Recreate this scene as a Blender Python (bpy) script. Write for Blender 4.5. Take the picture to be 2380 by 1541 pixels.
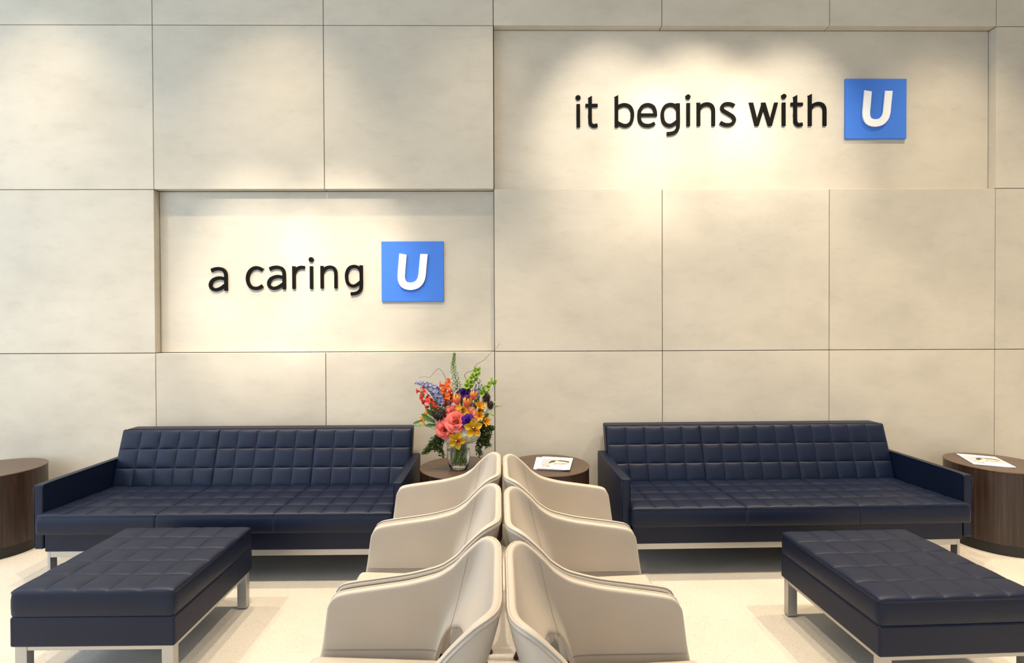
import bpy, bmesh, math, random
import numpy as np
from mathutils import Vector, Matrix, Quaternion
random.seed(7)
for o in list(bpy.data.objects): bpy.data.objects.remove(o, do_unlink=True)
scene = bpy.context.scene
COL = scene.collection
R = math.radians

# ------------------------------------------------------------------ camera
CAM = bpy.data.cameras.new('camera'); cam = bpy.data.objects.new('camera', CAM); COL.objects.link(cam)
CAM.sensor_fit = 'HORIZONTAL'; CAM.sensor_width = 36.0; CAM.lens = 36.0 * 1200.0 / 2380.0
CAM.clip_start = 0.05; CAM.clip_end = 100
YAW, PITCH, ROLL = 0.01016, -0.00944, 0.00401
f = Vector((math.sin(YAW) * math.cos(PITCH), math.cos(YAW) * math.cos(PITCH), math.sin(PITCH)))
r = Vector((math.cos(YAW), -math.sin(YAW), 0)); u = r.cross(f)
r2 = math.cos(ROLL) * r - math.sin(ROLL) * u; u2 = math.sin(ROLL) * r + math.cos(ROLL) * u
m = Matrix((r2, u2, -f)).transposed().to_4x4(); m.translation = Vector((0, -4.15, 1.6)); cam.matrix_world = m
CAM.shift_x = (1190 - 1173.2) / 2380.0; CAM.shift_y = (768.3 - 770.5) / 2380.0
scene.camera = cam

# ------------------------------------------------------------------ world, daylight, exposure
w = bpy.data.worlds.new('World'); scene.world = w; w.use_nodes = True
w.node_tree.nodes['Background'].inputs[0].default_value = (0.75, 0.86, 1.0, 1); w.node_tree.nodes['Background'].inputs[1].default_value = 0.6
vs = scene.view_settings; vs.view_transform = 'Standard'; vs.look = 'None'; vs.gamma = 1.0; vs.use_curve_mapping = False; vs.exposure = 0.36

def area(name, loc, rot, sx, sy, power, color):
    l = bpy.data.lights.new(name, 'AREA'); l.shape = 'RECTANGLE'; l.size = sx; l.size_y = sy; l.energy = power; l.color = color
    o = bpy.data.objects.new(name, l); o.location = loc; o.rotation_euler = rot; COL.objects.link(o); return o
# daylight entering through the window openings of the left and the rear wall
area('window_daylight_left', (-5.38, -3.6, 2.5), (0, R(-90), 0), 4.2, 6.2, 145, (0.66, 0.83, 1.0))
area('window_daylight_rear', (0.0, -7.9, 2.4), (R(90), 0, 0), 8.6, 4.0, 60, (0.78, 0.89, 1.0))
WARM = (1.0, 0.80, 0.56); SOFT = (1.0, 0.88, 0.73); FLR = (1.0, 0.83, 0.63)
# ceiling spots: (x, y, aim x, aim y, aim z, cone degrees, blend, watts, colour)
SPOTS = [
    # sign spots
    (-2.0, -2.6, -1.95, 0.06, 1.96, 21, 1.0, 640, SOFT), (-1.25, -2.6, -1.25, 0.06, 1.96, 21, 1.0, 620, SOFT), (0.85, -2.2, 0.90, 0.06, 3.10, 30, 1.0, 390, SOFT), (1.6, -2.2, 1.6, 0.06, 3.10, 30, 1.0, 390, SOFT), (2.4, -2.2, 2.35, 0.06, 3.10, 30, 1.0, 390, SOFT),
    # wall washers, straight down close to the wall
    (-3.6, -0.80, -3.6, -0.80, 0.0, 76, 1.0, 290, WARM), (-1.75, -0.80, -1.75, -0.80, 0.0, 74, 1.0, 270, WARM), (-0.1, -0.80, -0.1, -0.80, 0.0, 74, 1.0, 130, WARM), (1.75, -0.80, 1.75, -0.80, 0.0, 72, 1.0, 290, WARM), (3.6, -0.80, 3.6, -0.80, 0.0, 70, 1.0, 430, WARM), (5.2, -0.80, 5.2, -0.80, 0.0, 70, 1.0, 320, WARM),
    # floor downlights
    (-3.3, -2.1, -2.9, -2.1, 0.0, 80, 0.5, 310, FLR), (-1.0, -2.0, -1.0, -1.9, 0.0, 80, 0.5, 310, FLR), (1.0, -2.0, 1.0, -1.9, 0.0, 80, 0.5, 320, FLR), (3.3, -2.1, 2.9, -2.1, 0.0, 80, 0.5, 380, FLR),
]
CEIL = 5.2
SPOT_LABELS = ['aimed at the words a caring', 'aimed at the blue plate by a caring', 'aimed at the word it', 'aimed at the word begins', 'aimed at the word with', 'over the far left drum table', 'over the left sofa back',
    'over the flower vase', 'over the right sofa back', 'over the far right drum table', 'in the far right corner', 'over the floor left of the left ottoman', 'over the chairs facing left', 'over the chairs facing right', 'over the floor right of the right ottoman']

# ------------------------------------------------------------------ materials
def mat(name): 
    M = bpy.data.materials.new(name); M.use_nodes = True; return M, M.node_tree.nodes, M.node_tree.links, M.node_tree.nodes['Principled BSDF']
def simple(name, color, rough=0.5, metal=0.0, spec=0.5):
    M, n, l, b = mat(name); b.inputs['Base Color'].default_value = (*color, 1); b.inputs['Roughness'].default_value = rough
    b.inputs['Metallic'].default_value = metal; b.inputs['Specular IOR Level'].default_value = spec; return M
def bump(n, l, b, src, strength, dist=0.002):
    bp = n.new('ShaderNodeBump'); bp.inputs['Strength'].default_value = strength; bp.inputs['Distance'].default_value = dist
    l.new(src, bp.inputs['Height']); l.new(bp.outputs['Normal'], b.inputs['Normal'])
def ramp(n, pts):
    c = n.new('ShaderNodeValToRGB'); e = c.color_ramp.elements
    e[0].position, e[0].color = pts[0][0], (*pts[0][1], 1); e[1].position, e[1].color = pts[-1][0], (*pts[-1][1], 1)
    for p, k in pts[1:-1]: q = e.new(p); q.color = (*k, 1)
    return c
def noise(n, l, coord, scale, detail=6, rough=0.6, mapping=None):
    t = n.new('ShaderNodeTexNoise'); t.inputs['Scale'].default_value = scale; t.inputs['Detail'].default_value = detail; t.inputs['Roughness'].default_value = rough
    if mapping:
        mp = n.new('ShaderNodeMapping'); mp.inputs['Scale'].default_value = mapping; l.new(coord, mp.inputs['Vector']); l.new(mp.outputs[0], t.inputs['Vector'])
    else: l.new(coord, t.inputs['Vector'])
    return t
def mixc(n, l, fac, a, b, mode='MIX'):
    x = n.new('ShaderNodeMix'); x.data_type = 'RGBA'; x.blend_type = mode
    for s, v in ((0, fac), (6, a), (7, b)):
        if hasattr(v, 'links'): l.new(v, x.inputs[s])
        else: x.inputs[s].default_value = v if s == 0 else (*v, 1)
    return x.outputs[2]

def stone():
    M, n, l, b = mat('limestone_panel')
    tc = n.new('ShaderNodeTexCoord'); oi = n.new('ShaderNodeObjectInfo')
    off = n.new('ShaderNodeVectorMath'); off.operation = 'SCALE'; off.inputs[0].default_value = (37, 19, 53); l.new(oi.outputs['Random'], off.inputs['Scale'])
    ad = n.new('ShaderNodeVectorMath'); ad.operation = 'ADD'; l.new(tc.outputs['Object'], ad.inputs[0]); l.new(off.outputs[0], ad.inputs[1])
    co = ad.outputs[0]
    a = noise(n, l, co, 1.3, 7, 0.62, (1, 1, 1.5)); c = noise(n, l, co, 9, 6, 0.65, (0.6, 1, 1.6)); g = noise(n, l, co, 260, 2, 0.5)
    ra = ramp(n, [(0.30, (0.515, 0.47, 0.39)), (0.5, (0.58, 0.53, 0.438)), (0.72, (0.63, 0.575, 0.478))]); l.new(a.outputs[0], ra.inputs[0])
    rc = ramp(n, [(0.30, (0.90, 0.89, 0.86)), (0.48, (1, 1, 1)), (0.75, (1.03, 1.01, 0.99))]); l.new(c.outputs[0], rc.inputs[0])
    x = mixc(n, l, 0.55, ra.outputs[0], rc.outputs[0], 'MULTIPLY')
    rg = ramp(n, [(0.3, (0.93, 0.93, 0.92)), (0.7, (1.03, 1.03, 1.03))]); l.new(g.outputs[0], rg.inputs[0])
    x = mixc(n, l, 0.6, x, rg.outputs[0], 'MULTIPLY')
    hv = n.new('ShaderNodeMapRange'); hv.inputs['To Min'].default_value = 0.97; hv.inputs['To Max'].default_value = 1.03; l.new(oi.outputs['Random'], hv.inputs[0])
    cb = n.new('ShaderNodeCombineColor'); [l.new(hv.outputs[0], cb.inputs[i]) for i in range(3)]
    x = mixc(n, l, 1.0, x, cb.outputs[0], 'MULTIPLY')
    l.new(x, b.inputs['Base Color']); b.inputs['Roughness'].default_value = 0.62; b.inputs['Specular IOR Level'].default_value = 0.3
    bump(n, l, b, g.outputs[0], 0.08, 0.001); return M
def terrazzo():
    M, n, l, b = mat('terrazzo_floor')
    tc = n.new('ShaderNodeTexCoord'); co = tc.outputs['Object']
    base = noise(n, l, co, 3, 5); rb = ramp(n, [(0.3, (0.60, 0.555, 0.485)), (0.7, (0.66, 0.615, 0.54))]); l.new(base.outputs[0], rb.inputs[0])
    v = n.new('ShaderNodeTexVoronoi'); v.inputs['Scale'].default_value = 430; l.new(co, v.inputs['Vector'])
    hs = ramp(n, [(0.0, (0.72, 0.70, 0.68)), (0.22, (0.90, 0.88, 0.86)), (0.4, (1, 1, 1)), (0.9, (1.05, 1.04, 1.02))])
    sc = n.new('ShaderNodeSeparateColor'); l.new(v.outputs['Color'], sc.inputs[0]); l.new(sc.outputs[0], hs.inputs[0])
    x = mixc(n, l, 0.8, rb.outputs[0], hs.outputs[0], 'MULTIPLY')
    v2 = n.new('ShaderNodeTexVoronoi'); v2.inputs['Scale'].default_value = 60; l.new(co, v2.inputs['Vector'])
    lt = n.new('ShaderNodeMath'); lt.operation = 'LESS_THAN'; lt.inputs[1].default_value = 0.13; l.new(v2.outputs['Distance'], lt.inputs[0])
    s2 = n.new('ShaderNodeSeparateColor'); l.new(v2.outputs['Color'], s2.inputs[0])
    gt = n.new('ShaderNodeMath'); gt.operation = 'GREATER_THAN'; gt.inputs[1].default_value = 0.45; l.new(s2.outputs[1], gt.inputs[0])
    ml = n.new('ShaderNodeMath'); ml.operation = 'MULTIPLY'; l.new(lt.outputs[0], ml.inputs[0]); l.new(gt.outputs[0], ml.inputs[1])
    x = mixc(n, l, ml.outputs[0], x, (0.33, 0.29, 0.25))
    l.new(x, b.inputs['Base Color']); b.inputs['Roughness'].default_value = 0.32; b.inputs['Specular IOR Level'].default_value = 0.35; return M
def leather(name, c1, c2, rough, grain=900, spec=0.5, st=0.12):
    M, n, l, b = mat(name); tc = n.new('ShaderNodeTexCoord'); co = tc.outputs['Object']
    a = noise(n, l, co, 5, 4); ra = ramp(n, [(0.3, c1), (0.7, c2)]); l.new(a.outputs[0], ra.inputs[0]); l.new(ra.outputs[0], b.inputs['Base Color'])
    v = n.new('ShaderNodeTexVoronoi'); v.inputs['Scale'].default_value = grain; l.new(co, v.inputs['Vector'])
    wr = noise(n, l, co, 26, 3); ad = n.new('ShaderNodeMath'); ad.operation = 'MULTIPLY_ADD'; ad.inputs[1].default_value = 0.25; l.new(v.outputs['Distance'], ad.inputs[0]); l.new(wr.outputs[0], ad.inputs[2])
    bump(n, l, b, ad.outputs[0], st, 0.003)
    b.inputs['Roughness'].default_value = rough; b.inputs['Specular IOR Level'].default_value = spec; return M
def wood(name, c1, c2, c3, scale, rough):
    M, n, l, b = mat(name); tc = n.new('ShaderNodeTexCoord'); co = tc.outputs['Object']
    a = noise(n, l, co, 1.0, 6, 0.6, scale); s = noise(n, l, co, 1.0, 2, 0.5, tuple(k * 0.12 for k in scale))
    ra = ramp(n, [(0.32, c1), (0.5, c2), (0.68, c3)]); l.new(a.outputs[0], ra.inputs[0])
    rs = ramp(n, [(0.3, (0.8, 0.8, 0.8)), (0.7, (1.15, 1.15, 1.15))]); l.new(s.outputs[0], rs.inputs[0])
    l.new(mixc(n, l, 1.0, ra.outputs[0], rs.outputs[0], 'MULTIPLY'), b.inputs['Base Color']); b.inputs['Roughness'].default_value = rough
    bump(n, l, b, a.outputs[0], 0.05, 0.001); return M
def petal_mat():
    M, n, l, b = mat('petal'); a = n.new('ShaderNodeAttribute'); a.attribute_name = 'Col'; l.new(a.outputs['Color'], b.inputs['Base Color'])
    b.inputs['Roughness'].default_value = 0.55; b.inputs['Specular IOR Level'].default_value = 0.3
    t = n.new('ShaderNodeBsdfTranslucent'); l.new(a.outputs['Color'], t.inputs[0]); mx = n.new('ShaderNodeMixShader'); mx.inputs[0].default_value = 0.25
    l.new(b.outputs[0], mx.inputs[1]); l.new(t.outputs[0], mx.inputs[2]); l.new(mx.outputs[0], n['Material Output'].inputs[0]); return M
def glassm(name, color, ior, rough=0.0):
    M, n, l, b = mat(name); b.inputs['Base Color'].default_value = (*color, 1); b.inputs['Transmission Weight'].default_value = 1.0; b.inputs['IOR'].default_value = ior; b.inputs['Roughness'].default_value = rough; return M
def brushed(name):
    M, n, l, b = mat(name); tc = n.new('ShaderNodeTexCoord'); a = noise(n, l, tc.outputs['Object'], 1, 3, 0.5, (8, 8, 500))
    rr = n.new('ShaderNodeMapRange'); rr.inputs['To Min'].default_value = 0.32; rr.inputs['To Max'].default_value = 0.46; l.new(a.outputs[0], rr.inputs[0]); l.new(rr.outputs[0], b.inputs['Roughness'])
    b.inputs['Base Color'].default_value = (0.46, 0.455, 0.44, 1); b.inputs['Metallic'].default_value = 0.9; return M

M_STONE = stone(); M_FLOOR = terrazzo()
M_NAVY = leather('navy_leather', (0.0028, 0.0068, 0.0235), (0.0035, 0.0082, 0.0275), 0.45, 700, 0.30)
M_TAN = leather('beige_leather', (0.47, 0.41, 0.335), (0.50, 0.435, 0.355), 0.42, 900, 0.45, 0.06)
M_SEAM = simple('beige_thread', (0.33, 0.27, 0.21), 0.7)
M_NSEAM = simple('navy_thread', (0.010, 0.016, 0.035), 0.6)
M_METAL = brushed('brushed_steel'); M_FOOT = simple('grey_plastic', (0.12, 0.12, 0.12), 0.6)
M_WOODV = wood('walnut_vertical', (0.020, 0.010, 0.006), (0.038, 0.020, 0.012), (0.060, 0.034, 0.021), (70, 70, 2.2), 0.38)  # drum walnut darkened: shade on the body is put into the colour
M_WOODT = wood('walnut_top', (0.055, 0.032, 0.020), (0.078, 0.047, 0.030), (0.105, 0.065, 0.042), (3.0, 60, 60), 0.33)  # lighter walnut copy, coloured as the lit table top
M_LEG = wood('dark_wood', (0.035, 0.018, 0.011), (0.055, 0.028, 0.017), (0.075, 0.04, 0.024), (40, 40, 3), 0.4)
M_BLACK = simple('black_plinth', (0.008, 0.007, 0.006), 0.45)
M_LETTER = simple('black_letter', (0.005, 0.0045, 0.004), 0.75, 0, 0.08)
M_BLUE = simple('blue_plate', (0.050, 0.185, 0.66), 0.5, 0, 0.3); M_WHITE = simple('white_letter', (0.88, 0.88, 0.88), 0.4)
M_JOINT = simple('joint_shadow_gap', (0.24, 0.20, 0.15), 0.9)
M_PAINT = simple('white_paint', (0.78, 0.76, 0.72), 0.8); M_DARKMET = simple('dark_metal', (0.08, 0.08, 0.085), 0.4, 0.8)
M_PETAL = petal_mat(); M_STEM = simple('green_stem', (0.17, 0.30, 0.06), 0.5); M_TWIG = simple('brown_twig', (0.11, 0.065, 0.04), 0.7)
M_GLASS = glassm('clear_glass', (0.97, 0.985, 0.98), 1.45); M_WATER = glassm('water', (0.95, 0.96, 0.93), 1.12)
M_PAPER = simple('white_paper', (0.86, 0.86, 0.88), 0.35)
M_LAMP, n_, l_, b_ = mat('lamp_lens'); b_.inputs['Emission Color'].default_value = (1, 0.84, 0.62, 1); b_.inputs['Emission Strength'].default_value = 6

# ------------------------------------------------------------------ helpers
def put(name, me, mt=None, parent=None, smooth=True):
    o = bpy.data.objects.new(name, me); COL.objects.link(o)
    if mt: me.materials.append(mt)
    if parent: o.parent = parent
    if smooth: me.shade_smooth()
    return o
def mesh(name, V, F, mt=None, parent=None, smooth=True, cols=None):
    me = bpy.data.meshes.new(name); me.from_pydata([tuple(v) for v in V], [], F); me.update()
    if cols is not None:
        a = me.color_attributes.new('Col', 'FLOAT_COLOR', 'POINT')
        a.data.foreach_set('color', np.array([(*c[:3], 1.0) for c in cols], dtype=np.float32).ravel())
    return put(name, me, mt, parent, smooth)
def thing(name, label, cat, loc=(0, 0, 0), rz=0.0, group=None):
    o = bpy.data.objects.new(name, None); o.empty_display_size = 0.1; COL.objects.link(o); o.location = loc; o.rotation_euler = (0, 0, rz)
    o['label'] = label; o['category'] = cat
    if group: o['group'] = group
    return o
def tag(o, label, cat, group=None):
    o['label'] = label; o['category'] = cat
    if group: o['group'] = group
    return o
def struct(o): o['kind'] = 'structure'; return o
def dup(root, loc, rz, label):
    q = root.copy(); COL.objects.link(q); q.location = loc; q.rotation_euler = (0, 0, rz); q['label'] = label
    for c in root.children:
        k = c.copy(); COL.objects.link(k); k.parent = q
        for g in c.children: h = g.copy(); COL.objects.link(h); h.parent = k
    return q
def rbox(name, x0, x1, y0, y1, z0, z1, rad, mt, parent=None, seg=3, deform=None):
    bm = bmesh.new(); bmesh.ops.create_cube(bm, size=1.0)
    for v in bm.verts: v.co = Vector(((x0 + x1) / 2 + v.co.x * (x1 - x0), (y0 + y1) / 2 + v.co.y * (y1 - y0), (z0 + z1) / 2 + v.co.z * (z1 - z0)))
    if deform:
        for v in bm.verts: v.co = deform(v.co)
    if rad > 0: bmesh.ops.bevel(bm, geom=list(bm.edges), offset=rad, segments=seg, profile=0.5, affect='EDGES')
    me = bpy.data.meshes.new(name); bm.to_mesh(me); bm.free()
    o = put(name, me, mt, parent)
    wn = o.modifiers.new('wn', 'WEIGHTED_NORMAL'); wn.keep_sharp = True
    return o
def spline(P, nout):
    """Catmull-Rom through P (k,d), resampled to nout points of equal arc length"""
    P = np.asarray(P, float); Q = np.vstack([2 * P[0] - P[1], P, 2 * P[-1] - P[-2]]); out = []
    for i in range(1, len(Q) - 2):
        p0, p1, p2, p3 = Q[i - 1], Q[i], Q[i + 1], Q[i + 2]
        for t in np.linspace(0, 1, 16, endpoint=False):
            out.append(0.5 * (2 * p1 + (p2 - p0) * t + (2 * p0 - 5 * p1 + 4 * p2 - p3) * t * t + (3 * p1 - p0 - 3 * p2 + p3) * t ** 3))
    out.append(P[-1]); out = np.array(out)
    s = np.concatenate([[0], np.cumsum(np.linalg.norm(np.diff(out, axis=0), axis=1))])
    q = np.linspace(0, s[-1], nout)
    return np.stack([np.interp(q, s, out[:, k]) for k in range(out.shape[1])], 1)
def tube_data(P, rad, ns=6, cap=True):
    P = [Vector(p) for p in P]; V = []; F = []; n = len(P); rr = rad if hasattr(rad, '__len__') else [rad] * n
    nrm = None
    for i, p in enumerate(P):
        t = (P[min(i + 1, n - 1)] - P[max(i - 1, 0)]).normalized()
        if nrm is None: nrm = t.orthogonal().normalized()
        else:
            nrm = (nrm - t * nrm.dot(t)); nrm = nrm.normalized() if nrm.length > 1e-6 else t.orthogonal().normalized()
        bn = t.cross(nrm)
        for k in range(ns):
            a = 2 * math.pi * k / ns; V.append(p + (nrm * math.cos(a) + bn * math.sin(a)) * rr[i])
    for i in range(n - 1):
        for k in range(ns): F.append((i * ns + k, i * ns + (k + 1) % ns, (i + 1) * ns + (k + 1) % ns, (i + 1) * ns + k))
    if cap: F.append(tuple(range(ns - 1, -1, -1))); F.append(tuple((n - 1) * ns + k for k in range(ns)))
    return V, F
def tube(name, P, rad, mt, parent, ns=6): V, F = tube_data(P, rad, ns); return mesh(name, V, F, mt, parent)
def lathe(name, prof, mt, parent, ns=64, closed=False):
    V = []; F = []; k = len(prof)
    for i in range(ns):
        a = 2 * math.pi * i / ns
        for (rr, z) in prof: V.append((rr * math.cos(a), rr * math.sin(a), z))
    for i in range(ns):
        j = (i + 1) % ns
        for q in range(k if closed else k - 1): F.append((i * k + q, j * k + q, j * k + (q + 1) % k, i * k + (q + 1) % k))
    if not closed:
        if prof[0][0] > 1e-5: F.append(tuple(i * k for i in range(ns - 1, -1, -1)))
        if prof[-1][0] > 1e-5: F.append(tuple(i * k + k - 1 for i in range(ns)))
    o = mesh(name, V, F, mt, parent)
    o.data.set_sharp_from_angle(angle=R(40)); return o
def join(parts):
    V = []; F = []; C = []
    for p in parts:
        b = len(V); V += list(p[0]); F += [tuple(i + b for i in q) for q in p[1]]
        if len(p) > 2: C += list(p[2])
    return (V, F, C)

# ------------------------------------------------------------------ the setting
PX = [-2.748 + 1.35373 * i for i in range(-2, 8)]; PZ = [0.0, 1.392, 2.6957, 3.999, 5.2]
XL, XR, YF = -5.45, 6.6, -8.0
fl = struct(mesh('floor', [(XL, YF, 0), (XR, YF, 0), (XR, 0.3, 0), (XL, 0.3, 0), (XL, YF, -0.1), (XR, YF, -0.1), (XR, 0.3, -0.1), (XL, 0.3, -0.1)],
     [(0, 1, 2, 3), (7, 6, 5, 4), (0, 4, 5, 1), (1, 5, 6, 2), (2, 6, 7, 3), (3, 7, 4, 0)], M_FLOOR, None, False))
wb = struct(rbox('wall_back', XL, XR, 0.095, 0.3, 0, CEIL, 0, M_JOINT)); wb['label'] = 'back wall clad in large pale limestone panels'
G = 0.0026
def panel(x0, x1, z0, z1, y0):
    o = rbox('stone_panel', x0 + G - (x0 + x1) / 2, x1 - G - (x0 + x1) / 2, 0, 0.0945 - y0, z0 + G - (z0 + z1) / 2, z1 - G - (z0 + z1) / 2, 0.0022, M_STONE, wb, 2)
    o.location = ((x0 + x1) / 2, y0, (z0 + z1) / 2); return o
for i in range(len(PX) - 1):
    x0, x1 = max(PX[i], XL), min(PX[i + 1], XR)
    if x1 - x0 < 0.05: continue
    for k in range(4):
        if k == 1 and i in (2, 3): continue
        if k == 2 and i in (4, 5, 6): continue
        panel(x0, x1, PZ[k], PZ[k + 1], 0.0)
panel(PX[2], PX[4], PZ[1], PZ[2], 0.066)['label'] = 'wide panel set back in the left sign recess'
panel(PX[4], PX[7], PZ[2], PZ[3], 0.066)['label'] = 'wide panel set back in the right sign recess'
# unseen sides of the lobby: ceiling, glazed left and rear walls, plain right wall
struct(rbox('ceiling', XL, XR, YF, 0.3, CEIL, CEIL + 0.15, 0, M_PAINT))
struct(rbox('wall_right', XR, XR + 0.15, YF, 0.3, 0, CEIL, 0, M_PAINT))
def glazed(name, wname, axis):
    if axis == 'x':
        wl = struct(rbox(name, XL - 0.15, XL, YF, 0.3, 4.7, CEIL, 0, M_PAINT)); rbox('sill_wall', XL - 0.15, XL, YF, 0.3, 0, 0.3, 0, M_PAINT, wl); rbox('end_pier', XL - 0.15, XL, -0.4, 0.3, 0.3, 4.7, 0, M_PAINT, wl)
    else:
        wl = struct(rbox(name, XL, XR, YF - 0.15, YF, 4.5, CEIL, 0, M_PAINT)); rbox('sill_wall', XL, XR, YF - 0.15, YF, 0, 0.3, 0, M_PAINT, wl)
        for (a, b) in ((XL, -4.6), (4.6, XR)): rbox('end_pier', a, b, YF - 0.15, YF, 0.3, 4.5, 0, M_PAINT, wl)
    wn = struct(bpy.data.objects.new(wname, None)); COL.objects.link(wn)
    if axis == 'x':
        for i in range(7): rbox('mullion', XL - 0.1, XL - 0.04, -7.95 + i * 1.25, -7.89 + i * 1.25, 0.3, 4.7, 0.004, M_DARKMET, wn, 1)
    else:
        for i in range(8): rbox('mullion', -4.6 + i * 1.304, -4.54 + i * 1.304, YF - 0.1, YF - 0.04, 0.3, 4.5, 0.004, M_DARKMET, wn, 1)
glazed('wall_left', 'window_1', 'x'); glazed('wall_front', 'window_2', 'y')
# recessed ceiling spots with their own light
for i, (x, y, ax, ay, az, cone, bl, pw, lc) in enumerate(SPOTS):
    t = thing('ceiling_spot', 'round recessed ceiling spot ' + SPOT_LABELS[i], 'spotlight', (x, y, CEIL), 0, 'recessed ceiling spots')
    lathe('trim_ring', [(0.045, 0.0), (0.045, -0.012), (0.062, -0.012), (0.066, 0.0)], M_PAINT, t, 24)
    lathe('lens', [(0.0, -0.004), (0.044, -0.004), (0.044, 0.0)], M_LAMP, t, 24)
    L = bpy.data.lights.new('spot_beam', 'SPOT'); L.energy = pw; L.color = lc; L.spot_size = R(cone); L.spot_blend = bl; L.shadow_soft_size = 0.035
    o = bpy.data.objects.new('spot_beam', L); COL.objects.link(o); o.location = (x, y, CEIL - 0.04)
    o.rotation_euler = (Vector((ax, ay, az)) - Vector((x, y, CEIL - 0.04))).to_track_quat('-Z', 'Y').to_euler()

# ------------------------------------------------------------------ wall lettering
def ribbon(P, wd, cut0=None, cut1=None):
    """flat stroke polygon strip along P (2D), width wd"""
    P = np.asarray(P, float); n = len(P); L = []; Rr = []
    for i in range(n):
        if 0 < i < n - 1:
            a = P[i] - P[i - 1]; b = P[i + 1] - P[i]; a /= np.linalg.norm(a); b /= np.linalg.norm(b); t = a + b; t /= np.linalg.norm(t); k = 1 / max(0.5, (t @ a))
        else:
            t = P[min(i + 1, n - 1)] - P[max(i - 1, 0)]; t /= np.linalg.norm(t); k = 1
        nn = np.array([-t[1], t[0]]) * wd / 2 * k; l = P[i] + nn; rr = P[i] - nn
        if i == 0 and cut0 is not None: l = l - t * cut0; rr = rr + t * cut0
        if i == n - 1 and cut1 is not None: l = l - t * cut1; rr = rr + t * cut1
        L.append(l); Rr.append(rr)
    return L, Rr
def stroke(P, wd, smooth=True, cut0=None, cut1=None):
    Q = spline(P, 36) if smooth else np.asarray(P, float)
    return ('s',) + ribbon(Q, wd, cut0, cut1)
def disc(c, rad): return ('d', [np.array([c[0] + rad * math.cos(a), c[1] + rad * math.sin(a)]) for a in np.linspace(0, 2 * math.pi, 28, endpoint=False)])
def glyph(name, shapes, fn, y0, y1, mt, parent):
    """solid letter: shapes traced in plan, fn maps plan (x right, y down) to wall x,z; y0 front, y1 back"""
    V = []; F = []; Y0 = y0
    for si, sh in enumerate(shapes):
        y0 = Y0 - 0.0004 * si
        if sh[0] == 's':
            L, Rr = sh[1], sh[2]; n = len(L); b = len(V)
            for i in range(n):
                for q in (L[i], Rr[i]):
                    x, z = fn(*q); V += [(x, y0, z), (x, y1, z)]
            for i in range(n - 1):
                a = b + 4 * i; c = a + 4
                F += [(a, c, c + 2, a + 2), (a + 1, a + 3, c + 3, c + 1), (a, a + 1, c + 1, c), (a + 2, c + 2, c + 3, a + 3)]
            F += [(b, b + 2, b + 3, b + 1)]; e = b + 4 * (n - 1); F += [(e, e + 1, e + 3, e + 2)]
        else:
            b = len(V); n = len(sh[1])
            for q in sh[1]: x, z = fn(*q); V += [(x, y0, z), (x, y1, z)]
            F.append(tuple(b + 2 * i for i in range(n))); F.append(tuple(b + 2 * i + 1 for i in range(n - 1, -1, -1)))
            for i in range(n): j = (i + 1) % n; F.append((b + 2 * i, b + 2 * i + 1, b + 2 * j + 1, b + 2 * j))
    me = bpy.data.meshes.new(name); me.from_pydata(V, [], F); bm = bmesh.new(); bm.from_mesh(me); bmesh.ops.recalc_face_normals(bm, faces=bm.faces); bm.to_mesh(me); bm.free()
    return put(name, me, mt, parent, False)
def g_i(x, y0, y1, dot, dr=21): return [disc(dot, dr), stroke([(x, y0), (x, y1)], 30, False)]
def g_t(x, top, dy): return [stroke([(x, top + 9), (x, top + 215), (x + 6, top + 243), (x + 26, top + 260), (x + 63, top + 254)], 30, True, -9), stroke([(x - 40, dy), (x + 65, dy)], 26, False)]
def g_n(x, y0, y1, top=None):
    return [stroke([(x, y0 if top is None else top + 8), (x, y1)], 30, False, None if top is None else -8), stroke([(x + 6, y0 + 52), (x + 30, y0 + 24), (x + 70, y0 + 11), (x + 106, y0 + 20), (x + 124, y0 + 46), (x + 128, y0 + 80), (x + 128, y0 + 130), (x + 128, y1)], 30)]
def g_g(x, y0, dx):
    return [stroke([(x, y0 + 55), (x - 28, y0 + 21), (x - 68, y0 + 10), (x - 108, y0 + 24), (x - 131, y0 + 62), (x - 136, y0 + 106), (x - 128, y0 + 154), (x - 105, y0 + 183), (x - 71, y0 + 192), (x - 38, y0 + 178), (x - 3, y0 + 150)], 29),
            stroke([(x, y0), (x, y0 + 60), (x, y0 + 185), (x - 8, y0 + 225), (x - 33, y0 + 252), (x - 68, y0 + 262), (x - 98, y0 + 264)], 30)]
def g_a(dx, dy):
    q = lambda L: [(a + dx, b + dy) for a, b in L]
    return [stroke(q([(115, 347), (150, 334), (190, 331), (225, 342), (245, 366), (250, 402), (250, 450), (250, 535)]), 31),
            stroke(q([(246, 428), (205, 417), (165, 420), (125, 440), (107, 476), (116, 508), (146, 525), (182, 520), (215, 503), (246, 480)]), 30)]
def lettering(loc, label, letters, fn):
    t = thing('wall_lettering', label, 'sign', loc)
    for nm, sh in letters:
        o = glyph('letter', sh, lambda x, y: (fn(x, y)[0] - loc[0], fn(x, y)[1] - loc[2]), 0.0515 - loc[1], 0.0615 - loc[1], M_LETTER, t); o['label'] = 'black letter ' + nm
        # two short standoff pins hold each letter to the stone
        xs = [v.co.x for v in o.data.vertices]; zs = [v.co.z for v in o.data.vertices]
        V = o.data.vertices[0].co; W = o.data.vertices[len(o.data.vertices) // 2].co
        for p in (V, W): tube('standoff_pin', [(p.x, 0.057 - loc[1], p.z), (p.x, 0.0665 - loc[1], p.z)], 0.003, M_DARKMET, o, 5)
fA = lambda x, y: (0.5615 + x * 2.2465 / 2380, 3.5395 - y * 0.452 / 483)
fB = lambda x, y: (-2.431 + x * 2.0805 / 2380, 2.360 - y * 0.6255 / 714)
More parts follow.
